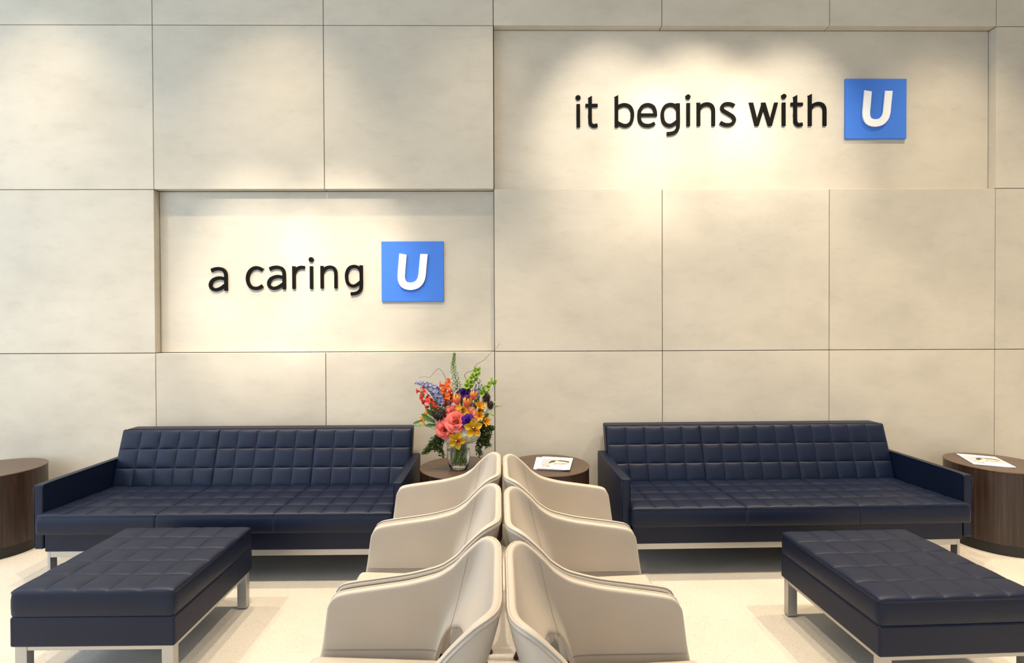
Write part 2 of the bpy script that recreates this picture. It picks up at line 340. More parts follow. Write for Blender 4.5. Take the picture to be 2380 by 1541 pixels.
b_bowl = stroke([(414, 190), (452, 166), (492, 158), (532, 172), (553, 207), (558, 248), (550, 298), (528, 328), (492, 339), (452, 326), (414, 305)], 29)
e_l = [stroke([(768, 245), (622, 245)], 25, False), stroke([(757, 256), (752, 208), (733, 172), (690, 157), (645, 172), (621, 210), (616, 250), (622, 298), (648, 329), (690, 338), (722, 332), (750, 316)], 29)]
s_l = [stroke([(1440, 166), (1415, 153), (1385, 148), (1352, 154), (1333, 178), (1342, 205), (1385, 231), (1425, 257), (1440, 285), (1431, 312), (1402, 329), (1365, 330), (1338, 321), (1318, 310)], 29)]
w_l = [stroke([(1586, 139), (1635, 339)], 32, False, 4, 4), stroke([(1635, 339), (1692, 150)], 30, False, -4, -4), stroke([(1692, 139), (1750, 339)], 32, False, 4, 4), stroke([(1750, 339), (1803, 139)], 30, False, -4, -4)]
lettering((1.7, 0.066, 3.3), 'black raised lettering reading it begins with in the upper right recess', [
    ('i of it', g_i(91, 152, 352, (89, 96))), ('t of it', g_t(193, 80, 163)), ('b', [stroke([(420, 82), (420, 352)], 30, False, -8), b_bowl]), ('e', e_l), ('g', g_g(953, 145, 0)),
    ('i of begins', g_i(1041, 143, 342, (1039, 89))), ('n', g_n(1130, 140, 340)), ('s', s_l), ('w', w_l), ('i of with', g_i(1869, 138, 340, (1871, 84))), ('t of with', g_t(1970, 71, 152)), ('h', g_n(2097, 136, 340, 62))], fA)
lettering((-1.65, 0.066, 2.05), 'black raised lettering reading a caring in the lower left recess', [
    ('a standing alone', g_a(0, 0)), ('c', [stroke([(587, 345), (562, 330), (528, 323), (490, 336), (460, 372), (449, 420), (458, 468), (485, 504), (525, 514), (560, 506), (587, 488)], 31)]), ('a of caring', g_a(537, -12)),
    ('r', [stroke([(877, 310), (877, 520)], 31, False), stroke([(880, 370), (893, 347), (915, 328), (945, 320), (978, 323)], 29)]), ('i', g_i(1039, 310, 520, (1037, 249), 23)), ('n', g_n(1137, 308, 517)), ('g', g_g(1499, 303, 0))], fB)
def emblem(x0, z1, label):
    W, H = 0.503, 0.487; t = thing('emblem_plate', label, 'sign', (x0 + W / 2, 0.066, z1 - H / 2))
    rbox('plate', -W / 2, W / 2, -0.016, -0.0005, -H / 2, H / 2, 0.0015, M_BLUE, t, 1)
    fn = lambda x, y: ((x - 1977) * 0.000876, (360.5 - y) * 0.000876)
    P = [(1892, 202), (1886, 270), (1879, 350), (1875, 405), (1881, 450), (1905, 485), (1958, 499), (2014, 486), (2050, 450), (2066, 400), (2072, 340), (2079, 270), (2086, 202)]
    o = glyph('letter', [stroke(P, 68, True, 3, -3)], fn, -0.031, -0.020, M_WHITE, t); o['label'] = 'white bold slanted letter U'
    for px, py in ((1884, 300), (2076, 300), (1958, 499)):
        x, z = fn(px, py); tube('standoff_pin', [(x, -0.024, z), (x, -0.014, z)], 0.004, M_WHITE, o, 6)
emblem(-0.955, 2.2865, 'blue square plate with white letter U beside the words a caring')
emblem(2.829, 3.6025, 'blue square plate with white letter U after the words it begins with')

# ------------------------------------------------------------------ tufted upholstery
AS = [-1, -0.97, -0.90, -0.74, -0.48, -0.16, 0.16, 0.48, 0.74, 0.90, 0.97]
def tuft(name, nx, ny, sx, sy, th, bl, mt, parent, mtx, rc=0.006, side=0.008, drop=0.003):
    """quilted pad: nx by ny puffed squares over sx by sy, th thick; local z is the quilted side"""
    rnd = random.Random(nx * 31 + ny)
    def axis(n, s):
        out = []
        for i in range(n):
            for a in AS: out.append(((i + (a + 1) / 2) / n * s, a))
        out.append((s, 1.0)); return out
    ax, ay = axis(nx, sx), axis(ny, sy); nxv, nyv = len(ax), len(ay); V = []; F = []
    g = lambda a: max(0.0, 1 - abs(a) ** 2.8) ** 0.62
    amp = {}
    def rnd_corner(x, y):
        cx, cy = min(max(x, rc), sx - rc), min(max(y, rc), sy - rc); dx, dy = x - cx, y - cy
        if dx and dy:
            k = max(abs(dx), abs(dy)) / math.hypot(dx, dy); return cx + dx * k, cy + dy * k
        return x, y
    for j, (y, b) in enumerate(ay):
        for i, (x, a) in enumerate(ax):
            key = (min(i // len(AS), nx - 1), min(j // len(AS), ny - 1)); k = amp.setdefault(key, rnd.uniform(0.85, 1.12))
            h = bl * k * g(a) * g(b); ex = min(x, sx - x); ey = min(y, sy - y); e = min(ex, ey)
            h -= drop * max(0, 1 - e / 0.02) ** 2
            X, Y = rnd_corner(x, y); V.append((X, Y, h))
    for j in range(nyv - 1):
        for i in range(nxv - 1): F.append((j * nxv + i, j * nxv + i + 1, (j + 1) * nxv + i + 1, (j + 1) * nxv + i))
    loop = [i for i in range(nxv)] + [j * nxv + nxv - 1 for j in range(1, nyv)] + [(nyv - 1) * nxv + i for i in range(nxv - 2, -1, -1)] + [j * nxv for j in range(nyv - 2, 0, -1)]
    prev = loop; cx, cy = sx / 2, sy / 2
    for (out, z) in [(0.0035, -0.0065), (0.0045, -0.010), (0.002, -0.0135), (0.0015, -0.0145), (side * 0.55, -0.022), (side, -th * 0.35), (side * 1.1, -th * 0.6), (side * 0.8, -th * 0.88), (0.0, -th * 0.97), (-0.012, -th)]:
        ring = []
        for q in loop:
            x, y, _ = V[q]; dx = (-1 if x < rc else (1 if x > sx - rc else 0)); dy = (-1 if y < rc else (1 if y > sy - rc else 0))
            k = 1 / math.hypot(dx, dy) if dx and dy else 1
            ring.append(len(V)); V.append((x + dx * k * out, y + dy * k * out, z))
        n = len(loop)
        for i in range(n): j = (i + 1) % n; F.append((prev[i], ring[i], ring[j], prev[j]))
        prev = ring
    F.append(tuple(prev))
    V = [mtx @ Vector(v) for v in V]
    o = mesh(name, V, F, mt, parent); o.data.set_sharp_from_angle(angle=R(38)); return o
T3 = lambda x, y, z: Matrix.Translation((x, y, z))

def make_sofa(label):
    S = thing('tufted_sofa', label, 'sofa', group='navy tufted sofas along the wall')
    W = 2.165; h = W / 2
    for i in range(3):
        x0 = -h + i * W / 3 + (0.002 if i else 0)
        c = tuft('seat_cushion', 5, 4, W / 3 - 0.002, 0.64, 0.125, 0.011, M_NAVY, S, T3(x0, 0.006, 0.452) @ Matrix.Rotation(R(-1.9), 4, 'X'))
        tube('stitching', [(x0 + 0.014, 0.0015, 0.4395), (x0 + W / 3 - 0.016, 0.0015, 0.4395)], 0.0012, M_NSEAM, c, 4)
    # three quilted back sections, leaning back; local x right, local y up the back
    tilt = R(72)
    for i in range(3):
        x0 = -h + i * W / 3 + (0.002 if i else 0)
        tuft('back_cushion', 5, 3, W / 3 - 0.002, 0.42, 0.05, 0.011, M_NAVY, S, T3(x0, 0.606, 0.425) @ Matrix.Rotation(tilt, 4, 'X'))
    def lean(v): return Vector((v.x, v.y + (v.z - 0.3) * 0.325, v.z))
    rbox('back_frame', -h, h, 0.600, 0.715, 0.215, 0.826, 0.012, M_NAVY, S, 3, lean)
    for s in (-1, 1):
        a = rbox('armrest', min(s * (h + 0.004), s * (h + 0.058)), max(s * (h + 0.004), s * (h + 0.058)), 0.048, 0.80, 0.222, 0.624, 0.008, M_NAVY, S, 3)
        x = s * (h + 0.004)
        tube('piping', [(x - s * 0.0, 0.052, 0.235), (x, 0.049, 0.604), (x, 0.055, 0.621), (x, 0.10, 0.6235), (x, 0.79, 0.6235)], 0.0028, M_NAVY, a, 6)
        for dx in (0.054,): tube('piping', [(x + s * dx, 0.049, 0.235), (x + s * dx, 0.049, 0.607)], 0.0022, M_NAVY, a, 6)
    rbox('base', -h + 0.010, h - 0.010, 0.042, 0.76, 0.208, 0.333, 0.008, M_NAVY, S, 3)
    rl = h - 0.022
    rbox('front_rail', -rl, rl, 0.052, 0.067, 0.170, 0.208, 0.0015, M_METAL, S, 1); rbox('rear_rail', -rl, rl, 0.735, 0.75, 0.170, 0.208, 0.0015, M_METAL, S, 1)
    for s in (-1, 1):
        x0, x1 = sorted((s * rl, s * (rl - 0.016))); rbox('side_rail', x0, x1, 0.067, 0.735, 0.185, 0.208, 0.0015, M_METAL, S, 1)
        for y in (0.050, 0.70):
            x0, x1 = sorted((s * (rl + 0.002), s * (rl - 0.016)))
            L = rbox('leg', x0, x1, y, y + 0.052, 0.006, 0.2085, 0.002, M_METAL, S, 1); rbox('foot_glide', x0 + 0.002, x1 - 0.002, y + 0.006, y + 0.046, 0.0, 0.006, 0.001, M_FOOT, L, 1)
    return S
sofa = make_sofa('long navy tufted leather sofa at left, beside the vase of flowers')
sofa.location = (-1.753, -0.977, 0)
dup(sofa, (1.914, -0.918, 0), R(0.9), 'long navy tufted leather sofa at right, below the words it begins with')

def make_ottoman(label):
    S = thing('tufted_ottoman', label, 'ottoman', group='square navy ottomans'); h = 0.357
    tuft('seat_cushion', 5, 5, 2 * h - 0.008, 2 * h - 0.008, 0.118, 0.010, M_NAVY, S, T3(-h + 0.004, -h + 0.004, 0.452), 0.014, 0.005)
    rbox('base', -h, h, -h, h, 0.205, 0.337, 0.010, M_NAVY, S, 3)
    for s in (-1, 1):
        for q in (-1, 1):
            xa, xb = sorted((s * (h - 0.012), s * (h - 0.064))); ya, yb = sorted((q * (h - 0.012), q * (h - 0.050)))
            L = rbox('leg', xa, xb, ya, yb, 0.006, 0.206, 0.002, M_METAL, S, 1); rbox('foot_glide', xa + 0.003, xb - 0.003, ya + 0.003, yb - 0.003, 0, 0.006, 0.001, M_FOOT, L, 1)
        ya, yb = sorted((s * (h - 0.014), s * (h - 0.030))); rbox('rail', -h + 0.064, h - 0.064, ya, yb, 0.184, 0.206, 0.0015, M_METAL, S, 1)
        xa, xb = sorted((s * (h - 0.014), s * (h - 0.030))); rbox('rail', xa, xb, -h + 0.05, h - 0.05, 0.184, 0.206, 0.0015, M_METAL, S, 1)
    return S
ott = make_ottoman('square navy tufted ottoman in front of the left sofa'); ott.location = (-1.783, -1.537, 0)
dup(ott, (1.925, -1.655, 0), R(2.0), 'square navy tufted ottoman in front of the right sofa, cut by the frame')

# ------------------------------------------------------------------ tub chairs
HALF = [((.014, 0, .858), (.112, 0, .565)), ((.014, .10, .858), (.112, .09, .565)), ((.015, .165, .858), (.118, .14, .568)), ((.024, .212, .858), (.128, .182, .572)), ((.046, .246, .857), (.143, .212, .572)), ((.078, .262, .842), (.162, .230, .56)),
        ((.133, .267, .792), (.185, .239, .548)), ((.162, .268, .760), (.205, .242, .515)), ((.19, .2685, .739), (.222, .243, .465)), ((.225, .269, .719), (.240, .244, .40)), ((.28, .269, .703), (.285, .244, .345)), ((.34, .269, .690), (.345, .244, .33)),
        ((.425, .269, .678), (.44, .245, .33)), ((.54, .268, .662), (.57, .246, .33)), ((.585, .267, .650), (.618, .247, .33)), ((.602, .267, .626), (.640, .248, .33))]
def make_chair(label):
    S = thing('tub_chair', label, 'chair', group='beige tub chairs standing back to back')
    half = spline([list(a) + list(b) for a, b in HALF], 50)
    mir = half[:0:-1].copy(); mir[:, 1] *= -1; mir[:, 4] *= -1
    rows = np.vstack([mir, half]); nu = len(rows); nv = 12; t = 0.029
    vs_ = np.linspace(0, 1, nv)
    mid = np.zeros((nu, nv, 3))
    for i, q in enumerate(rows):
        top, bot = q[:3], q[3:]
        for j, v in enumerate(vs_):
            p = bot + (top - bot) * v
            mid[i, j] = p
    # slight outward belly in the arms and lumbar swell in the back
    du = np.gradient(mid, axis=0); dv = np.gradient(mid, axis=1); nrm = np.cross(du, dv); nrm /= np.linalg.norm(nrm, axis=2, keepdims=True)
    cen = np.array([0.36, 0, 0.6]); sgn = np.sign(((mid - cen) * nrm).sum(2).mean()); nrm *= sgn      # outward
    mid += nrm * (0.012 * np.sin(np.pi * vs_))[None, :, None]
    inn = mid - nrm * t / 2; out = mid + nrm * t / 2
    V = []; F = []; rings = []
    for i in range(nu):
        up = mid[i, -1] - mid[i, -2]; up /= np.linalg.norm(up); n = nrm[i, -1]; c = mid[i, -1]
        ring = [inn[i, j] for j in range(nv)]
        for a in (155, 128, 96, 66, 30): ring.append(c + n * math.cos(R(a)) * t / 2 + up * math.sin(R(a)) * t * 0.45)
        ring += [out[i, j] for j in range(nv - 1, -1, -1)]
        rings.append(np.array(ring))
    def cap(i0, i1):
        d = rings[i0] - rings[i1]; d /= np.linalg.norm(d, axis=1, keepdims=True) + 1e-9
        cm = mid[i0]; res = []
        for (ox, sh) in ((0.008, 0.85), (0.014, 0.5)):
            k = len(rings[i0]); cl = []
            for q in range(k):
                j = q if q < nv else (nv - 1 if q < nv + 5 else nv - 1 - (q - nv - 5))
                cl.append(cm[j] + (rings[i0][q] - cm[j]) * sh + d[q] * ox)
            res.append(np.array(cl))
        return res
    c0 = cap(0, 1); c1 = cap(nu - 1, nu - 2)
    allr = [c0[1], c0[0]] + rings + [c1[0], c1[1]]; K = len(rings[0])
    for rg in allr: V += [tuple(p) for p in rg]
    for i in range(len(allr) - 1):
        for k in range(K): F.append((i * K + k, i * K + (k + 1) % K, (i + 1) * K + (k + 1) % K, (i + 1) * K + k))
    F.append(tuple(range(K))); F.append(tuple((len(allr) - 1) * K + k for k in range(K - 1, -1, -1)))
    me = bpy.data.meshes.new('shell'); me.from_pydata(V, [], F); bm = bmesh.new(); bm.from_mesh(me); bmesh.ops.recalc_face_normals(bm, faces=bm.faces); bm.to_mesh(me); bm.free()
    sh = put('shell', me, M_TAN, S); ss = sh.modifiers.new('ss', 'SUBSURF'); ss.levels = 1; ss.render_levels = 1
    e = nrm[:, -1] * t * 0.5
    tube('rim_piping', [rings[i][nv + 3] + nrm[i, -1] * 0.0015 for i in range(nu)], 0.0030, M_TAN, sh, 6)
    tube('rim_stitching', [out[i, -1] + nrm[i, -1] * 0.0002 for i in range(nu)], 0.0012, M_SEAM, sh, 4)
    for si in (nu // 2 - 17, nu // 2 + 17):
        tube('back_seam', [inn[si, j] + nrm[si, j] * 0.0004 for j in range(0, nv)], 0.0013, M_SEAM, sh, 4)
    # seat: rounded pad, narrower at the rear
    def wedge(v): return Vector((v.x, v.y * (1.0 if v.x > 0.4 else 0.93), v.z + (0.004 if v.x > 0.4 else -0.004)))
    seat = rbox('seat', 0.205, 0.655, -0.236, 0.236, 0.365, 0.474, 0.028, M_TAN, S, 5, wedge)
    for s in (-1, 1):
        js = [int(np.argmin(abs(inn[i, :, 2] - 0.476))) for i in range(nu)]
        P = []
        for i in range(nu):
            if inn[i, 0, 2] < 0.46 and np.sign(inn[i, 0, 1]) == s and inn[i, 0, 0] > 0.235:
                zz = inn[i, :, 2]; P.append([np.interp(0.477, zz, inn[i, :, k]) for k in range(3)])
        P = np.array(P); P[:, 1] -= s * 0.0015; tube('seat_seam', P, 0.0016, M_SEAM, seat, 4)
    rbox('under_frame', 0.235, 0.60, -0.20, 0.20, 0.325, 0.372, 0.006, M_LEG, S, 2)
    for sx_, (xa, xb) in (('rear', (0.23, 0.055)), ('front', (0.55, 0.60))):
        for s in (-1, 1):
            V2, F2 = tube_data([(xa, s * 0.185, 0.345), (xa + (xb - xa) * .3, s * 0.197, 0.24), (xb, s * 0.225, 0.0)], [0.022, 0.020, 0.012], 10); mesh('leg', V2, F2, M_LEG, S)
    return S
chair = make_chair('beige leather tub chair facing left, nearest the camera')
LROW = [(-2.615, 'beige leather tub chair facing left, nearest the camera'), (-2.010, 'beige leather tub chair facing left, middle of its row of three'), (-1.415, 'beige leather tub chair facing left, farthest, beside the flower table')]
RROW = [(-2.655, 'beige leather tub chair facing right, nearest the camera'), (-2.058, 'beige leather tub chair facing right, middle of its row of three'), (-1.462, 'beige leather tub chair facing right, farthest, in front of the magazine table')]
for i, (y, lb) in enumerate(LROW):
    c = chair if i == 0 else dup(chair, (0, 0, 0), 0, lb)
    c.location = (0.006, y, 0); c.rotation_euler = (0, 0, R(180)); c['label'] = lb
for y, lb in RROW: dup(chair, (0.014, y, 0), 0, lb)

# ------------------------------------------------------------------ drum tables
def make_table(label):
    S = thing('drum_table', label, 'side table', group='round walnut drum tables')
    lathe('plinth', [(0.28, 0.0), (0.28, 0.078)], M_BLACK, S, 72)
    lathe('drum', [(0.283, 0.076), (0.296, 0.078), (0.296, 0.572)], M_WOODV, S, 96)
    lathe('top', [(0.290, 0.5725), (0.2975, 0.5735), (0.2985, 0.576), (0.2985, 0.580), (0.2965, 0.5825), (0.0, 0.5825)], M_WOODT, S, 96)
    return S
TB = make_table('dark walnut drum table under the vase of flowers'); TB.location = (-0.280, -0.425, 0)
dup(TB, (0.352, -0.385, 0), R(20), 'dark walnut drum table with a fanned pair of magazines, between chairs and right sofa')
dup(TB, (-3.665, -0.385, 0), R(5), 'dark walnut drum table at far left, cut off by the frame, empty top')
dup(TB, (3.635, -0.41, 0), R(-8), 'dark walnut drum table at far right with a single magazine')
TOP = 0.5825

# ------------------------------------------------------------------ magazines
PC = {k: simple('print_' + k, c, 0.35) for k, c in dict(grey=(0.50, 0.48, 0.52), hair=(0.035, 0.028, 0.02), skin=(0.78, 0.50, 0.36), pale=(0.86, 0.66, 0.54), shade=(0.45, 0.2, 0.1), box=(0.70, 0.72, 0.84), blue=(0.25, 0.33, 0.62), ink=(0.45, 0.42, 0.40), green=(0.42, 0.62, 0.20), brown=(0.45, 0.24, 0.12)).items()}
MW, ML = 0.232, 0.328
def magazine(loc, rz, label, printed=True):
    S = thing('magazine', label, 'magazine', loc, rz, 'magazines on the drum tables')
    nx, ny = 10, 12; V = []; F = []
    def zt(u_, v_): return 0.0045 + 0.006 * max(0, u_ - 0.7) ** 2 * 8 * (1 - v_) + 0.0012 * math.sin(3.1 * u_ + 1)
    for lvl in (0, 1):
        for j in range(ny + 1):
            for i in range(nx + 1):
                a, b = i / nx, j / ny; V.append(((a - .5) * MW, (b - .5) * ML, zt(a, b) if lvl else max(0.0, zt(a, b) - 0.0045)))
    n = (nx + 1) * (ny + 1); I = lambda i, j, l: l * n + j * (nx + 1) + i
    for j in range(ny):
        for i in range(nx): F += [(I(i, j, 1), I(i + 1, j, 1), I(i + 1, j + 1, 1), I(i, j + 1, 1)), (I(i, j, 0), I(i, j + 1, 0), I(i + 1, j + 1, 0), I(i + 1, j, 0))]
    for i in range(nx): F += [(I(i, 0, 0), I(i + 1, 0, 0), I(i + 1, 0, 1), I(i, 0, 1)), (I(i + 1, ny, 0), I(i, ny, 0), I(i, ny, 1), I(i + 1, ny, 1))]
    for j in range(ny): F += [(I(0, j + 1, 0), I(0, j, 0), I(0, j, 1), I(0, j + 1, 1)), (I(nx, j, 0), I(nx, j + 1, 0), I(nx, j + 1, 1), I(nx, j, 1))]
    pg = mesh('pages', V, F, M_PAPER, S, False)
    if not printed: return S
    def patch(name, poly, m_, lv, parent=pg):
        # flat print following the cover: poly in cover units (0..1, 0..1), drawn as a fan over a fine outline
        c = np.mean(poly, axis=0); V = [c]; F = []; P = []
        for i in range(len(poly)):
            a, b = np.array(poly[i]), np.array(poly[(i + 1) % len(poly)])
            for t in np.linspace(0, 1, max(1, 8 if len(poly) < 8 else 1), endpoint=False): P.append(a + (b - a) * t)
        rings = [[c + (p - c) * k for p in P] for k in (0.34, 0.67, 1.0)]
        V = [c]; 
        for rg in rings: V += rg
        k = len(P)
        for i in range(k):
            j = (i + 1) % k; F.append((0, 1 + i, 1 + j))
            for q in range(2): F.append((1 + q * k + i, 1 + (q + 1) * k + i, 1 + (q + 1) * k + j, 1 + q * k + j))
        return mesh(name, [((p[0] - .5) * MW, (p[1] - .5) * ML, zt(p[0], p[1]) + 0.0004 + 0.0002 * lv) for p in V], F, m_, parent, False)
    def ell(cx, cy, a, b, rot=0, n=20):
        return [np.array([cx + a * math.cos(t) * math.cos(rot) - b * math.sin(t) * math.sin(rot), cy + a * math.cos(t) * math.sin(rot) + b * math.sin(t) * math.cos(rot)]) for t in np.linspace(0, 2 * math.pi, n, endpoint=False)]
    rect = lambda x0, y0, x1, y1: [np.array(p) for p in ((x0, y0), (x1, y0), (x1, y1), (x0, y1))]
    ph = patch('cover_photo', rect(.06, .30, .94, .78), PC['grey'], 0)
    patch('text_panel', rect(.36, .07, .93, .30), PC['box'], 0)
    patch('photo_hair', ell(.62, .60, .30, .13, 0.05), PC['hair'], 1, pg); patch('photo_hair', ell(.40, .50, .11, .10, 0.6), PC['hair'], 1, pg)
    patch('photo_shoulder', ell(.46, .42, .15, .10, 0.5), PC['pale'], 2, pg); patch('photo_face', ell(.67, .53, .22, .105, 0.05), PC['skin'], 3, pg); patch('photo_cheek', ell(.64, .545, .13, .06, 0.1), PC['pale'], 4, pg)
    patch('photo_hand', ell(.53, .62, .07, .05, 0.3), PC['pale'], 4, pg); patch('photo_brow', ell(.74, .475, .09, .018, -.1), PC['shade'], 4, pg); patch('photo_mouth', ell(.60, .455, .06, .014, .1), PC['shade'], 4, pg); patch('photo_neck', ell(.50, .40, .05, .03, 1.0), PC['shade'], 3, pg)
    patch('photo_leaf', ell(.84, .345, .06, .022), PC['green'], 2, pg); patch('photo_leaf', ell(.30, .345, .08, .015), PC['green'], 2, pg)
    for (a, b, c_) in ((.15, .26, 'brown'), (.22, .285, 'ink'), (.26, .20, 'brown'), (.32, .19, 'hair'), (.18, .13, 'brown')): patch('small_photo', ell(a, b, .045, .03), PC[c_], 1, pg)
    patch('masthead', rect(.07, .915, .19, .945), PC['blue'], 0)
    x = .08; rr = random.Random(3)
    while x < .70:
        wv = rr.uniform(.014, .024)
        if not .33 < x < .38: patch('title_stroke', rect(x, .835, x + wv * .45, .88 if rr.random() < .5 else .865), PC['ink'], 0)
        x += .035
    return S
magazine((0.372, -0.372, TOP + 0.0006), R(-8), 'lower of the two magazines on the drum table by the chairs', False)
magazine((0.405, -0.392, TOP + 0.0092), R(-12), 'magazine with a reclining portrait on its cover, upper of two by the chairs')
magazine((3.595, -0.365, TOP + 0.0006), R(-25), 'magazine with a portrait cover on the far right drum table')

# ------------------------------------------------------------------ vase and flowers
VB = Vector((-0.295, -0.470, TOP + 0.0005))
vase = thing('glass_vase', 'clear rounded glass vase holding mixed flowers on the drum table', 'vase', VB)
outer = [(0.0, 0.0), (0.055, 0.0), (0.060, 0.003), (0.066, 0.012), (0.078, 0.05), (0.0865, 0.10), (0.0865, 0.145), (0.082, 0.19), (0.075, 0.218), (0.076, 0.226)]
inner = [(0.073, 0.225), (0.071, 0.217), (0.0785, 0.189), (0.083, 0.145), (0.083, 0.10), (0.0745, 0.05), (0.062, 0.016), (0.055, 0.010), (0.0, 0.010)]
lathe('glass', outer + inner, M_GLASS, vase, 56)
wat = [(0.0, 0.0105), (0.0545, 0.0105), (0.0612, 0.0165), (0.0737, 0.05), (0.0822, 0.10), (0.0817, 0.135), (0.0, 0.135)]
lathe('water', wat, M_WATER, vase, 48)
UN = 0.000636
def FP(cx, cy, d=0.0): return Vector(((cx - 697) * UN, d, (1400 - cy) * UN))
rng = random.Random(11)
def flower(name, label, cat='flower', group=None): return thing(name, label, cat, VB, 0, group)
def stem_to(p, parent, rad=0.0026, mt=None, lean=None, name='stem'):
    ang = math.atan2(p.y - 0.001, p.x) + rng.uniform(-.4, .4); neck = Vector((min(.060, abs(p.x) * .5 + .015) * math.cos(ang), .045 * math.sin(ang), 0.215))
    foot = Vector((rng.uniform(-.05, .05), rng.uniform(-.04, .04), rng.uniform(.016, .05)))
    P = spline([p, p * 0.55 + neck * 0.45 + Vector((0, 0, -.005)), neck, neck * 0.5 + foot * 0.5, foot] if p.z > .26 else [p, (p + neck) / 2 + Vector((0, 0, .03)), neck + Vector((0, 0, .01)), foot], 14)
    return tube(name, P, rad, mt or M_STEM, parent, 6)
def frame(p, d, roll=0.0, s=1.0):
    q = Vector(d).normalized().to_track_quat('Z', 'Y'); return Matrix.Translation(p) @ q.to_matrix().to_4x4() @ Matrix.Rotation(roll, 4, 'Z') @ Matrix.Scale(s, 4)
def lerp(a, b, t): return tuple(a[i] + (b[i] - a[i]) * t for i in range(3))
def petal(L, W, c0, c1, lift=0.3, curl=0.0, cup=0.15, tip=1.0, base=0.25, M=None, nl=6, nw=4, ruffle=0.0, mid=None, point=False):
    """petal along +x from origin, z up; c0 root colour, c1 tip colour"""
    V = []; F = []; C = []
    for i in range(nl + 1):
        t = i / nl; wd = W * (base + (1 - base) * math.sin(math.pi * min(1, t * .62 + .0) ** 1.0)) * (1 if t < .55 else ((1 - ((t - .55) / .45) ** 1.3) if point else math.sqrt(max(0.0, 1 - ((t - .55) / .45) ** (2 * tip)))) * .999 + .001)
        for k in range(nw + 1):
            v = k / nw * 2 - 1
            z = L * (lift * t + curl * t * t) + cup * W * v * v + ruffle * W * math.sin(9 * v + 5 * t) * t
            V.append(Vector((L * t * math.cos(lift * .6), v * wd / 2, z))); c = lerp(c0, c1, t ** 1.2)
            if mid: c = lerp(c, mid, max(0, 1 - abs(v) * 2.2) * (1 - t) * .7)
            C.append(c)
    for i in range(nl):
        for k in range(nw): a = i * (nw + 1) + k; F.append((a, a + 1, a + nw + 2, a + nw + 1))
    if M is not None: V = [M @ v for v in V]
    return V, F, C
def pmesh(name, data, parent): return mesh(name, data[0], data[1], M_PETAL, parent, True, data[2])
RZ = lambda a: Matrix.Rotation(a, 4, 'Z')
def ball(c, rad, col, seg=6, M=None, sq=(1, 1, 1)):
    V = []; F = []; nr = 4
    for i in range(nr + 1):
        th = math.pi * i / nr
        for k in range(seg): ph = 2 * math.pi * k / seg; V.append(Vector((c[0] + rad * sq[0] * math.sin(th) * math.cos(ph), c[1] + rad * sq[1] * math.sin(th) * math.sin(ph), c[2] + rad * sq[2] * math.cos(th))))
    for i in range(nr):
        for k in range(seg): F.append((i * seg + k, (i + 1) * seg + k, (i + 1) * seg + (k + 1) % seg, i * seg + (k + 1) % seg))
    if M is not None: V = [M @ v for v in V]
    return V, F, [col] * len(V)
def cupped(rad, hgt, half, th, c0, c1, flare, M, nl=6, nw=7, ruf=0.0, pw=1.0):
    """wrapped petal standing around the axis at angle th"""
    V = []; F = []; C = []
    for i in range(nl + 1):
        t = i / nl
        for k in range(nw + 1):
            v = k / nw * 2 - 1; a = th + v * half * (0.75 + .25 * t); e = 1 - .38 * v * v * t
            rr = rad * (0.35 + 0.65 * t ** .7) + flare * rad * max(0, t - .6) ** 2 * 3; z = hgt * t * e - flare * hgt * max(0, t - .72) * 1.0
            rr += ruf * rad * math.sin(7 * v + th * 3) * t
            V.append(M @ Vector((rr * math.cos(a), rr * math.sin(a), z))); C.append(lerp(c0, c1, t ** pw))
    for i in range(nl):
        for k in range(nw): a = i * (nw + 1) + k; F.append((a, a + 1, a + nw + 2, a + nw + 1))
    return V, F, C
def rose(cx, cy, d, rpx, dirv, c0, c1, label, name='rose', ruf=0.0):
    S = flower(name, label); p = FP(cx, cy, d); rr = rpx * UN; M = frame(p - Vector(dirv).normalized() * rr * .55, dirv)
    stem_to(p - Vector(dirv).normalized() * rr * .5, S)
    for n, k, h, half, fl in ((2, .20, 1.05, 1.5, 0.0), (2, .30, 1.06, 1.4, 0.05), (3, .45, 1.06, 1.0, .25), (4, .62, 1.02, .78, .6), (5, .82, .90, .68, .9), (5, 1.0, .70, .72, 1.2)):
        for i in range(n):
            jr, jh = rng.uniform(.90, 1.08), rng.uniform(.90, 1.06); tl = Matrix.Rotation(rng.uniform(-.10, .10), 4, 'X') @ Matrix.Rotation(rng.uniform(-.10, .10), 4, 'Y')
            pmesh('petal', cupped(rr * k * jr, rr * h * jh, half, 2 * math.pi * i / n + k * 5 + rng.uniform(-.2, .2), c0, lerp(c1, c0, rng.uniform(0, .18)), fl, M @ tl, 7, 8, ruf=ruf + .02, pw=.8), S)
def orchid(cx, cy, d, rpx, dirv, roll, label):
    S = flower('orchid', label); p = FP(cx, cy, d); rr = rpx * UN; M = frame(p, dirv, roll); stem_to(p - Vector(dirv).normalized() * .01, S)
    for i in range(5): pmesh('petal', petal(rr * 1.12, rr * .86, (.50, .26, .005), (.78, .46, .006), .10, -.10 + .12 * (i % 2), .16, 1.1, .3, M @ RZ(2 * math.pi * i / 5), 8, 5, mid=(.60, .32, .01), point=True), S)
    pmesh('lip', join([petal(rr * .55, rr * .5, (.22, .04, .01), (.50, .15, .02), .55, -.2, .5, .8, .5, M @ RZ(-1.57)), petal(rr * .3, rr * .26, (.2, .03, .01), (.45, .12, .03), .9, 0, .5, .8, .5, M @ RZ(-.6)), petal(rr * .3, rr * .26, (.2, .03, .01), (.45, .12, .03), .9, 0, .5, .8, .5, M @ RZ(-2.5))]), S)
    pmesh('column', ball((0, rr * .04, rr * .22), rr * .10, (.85, .75, .6), 6, M), S)
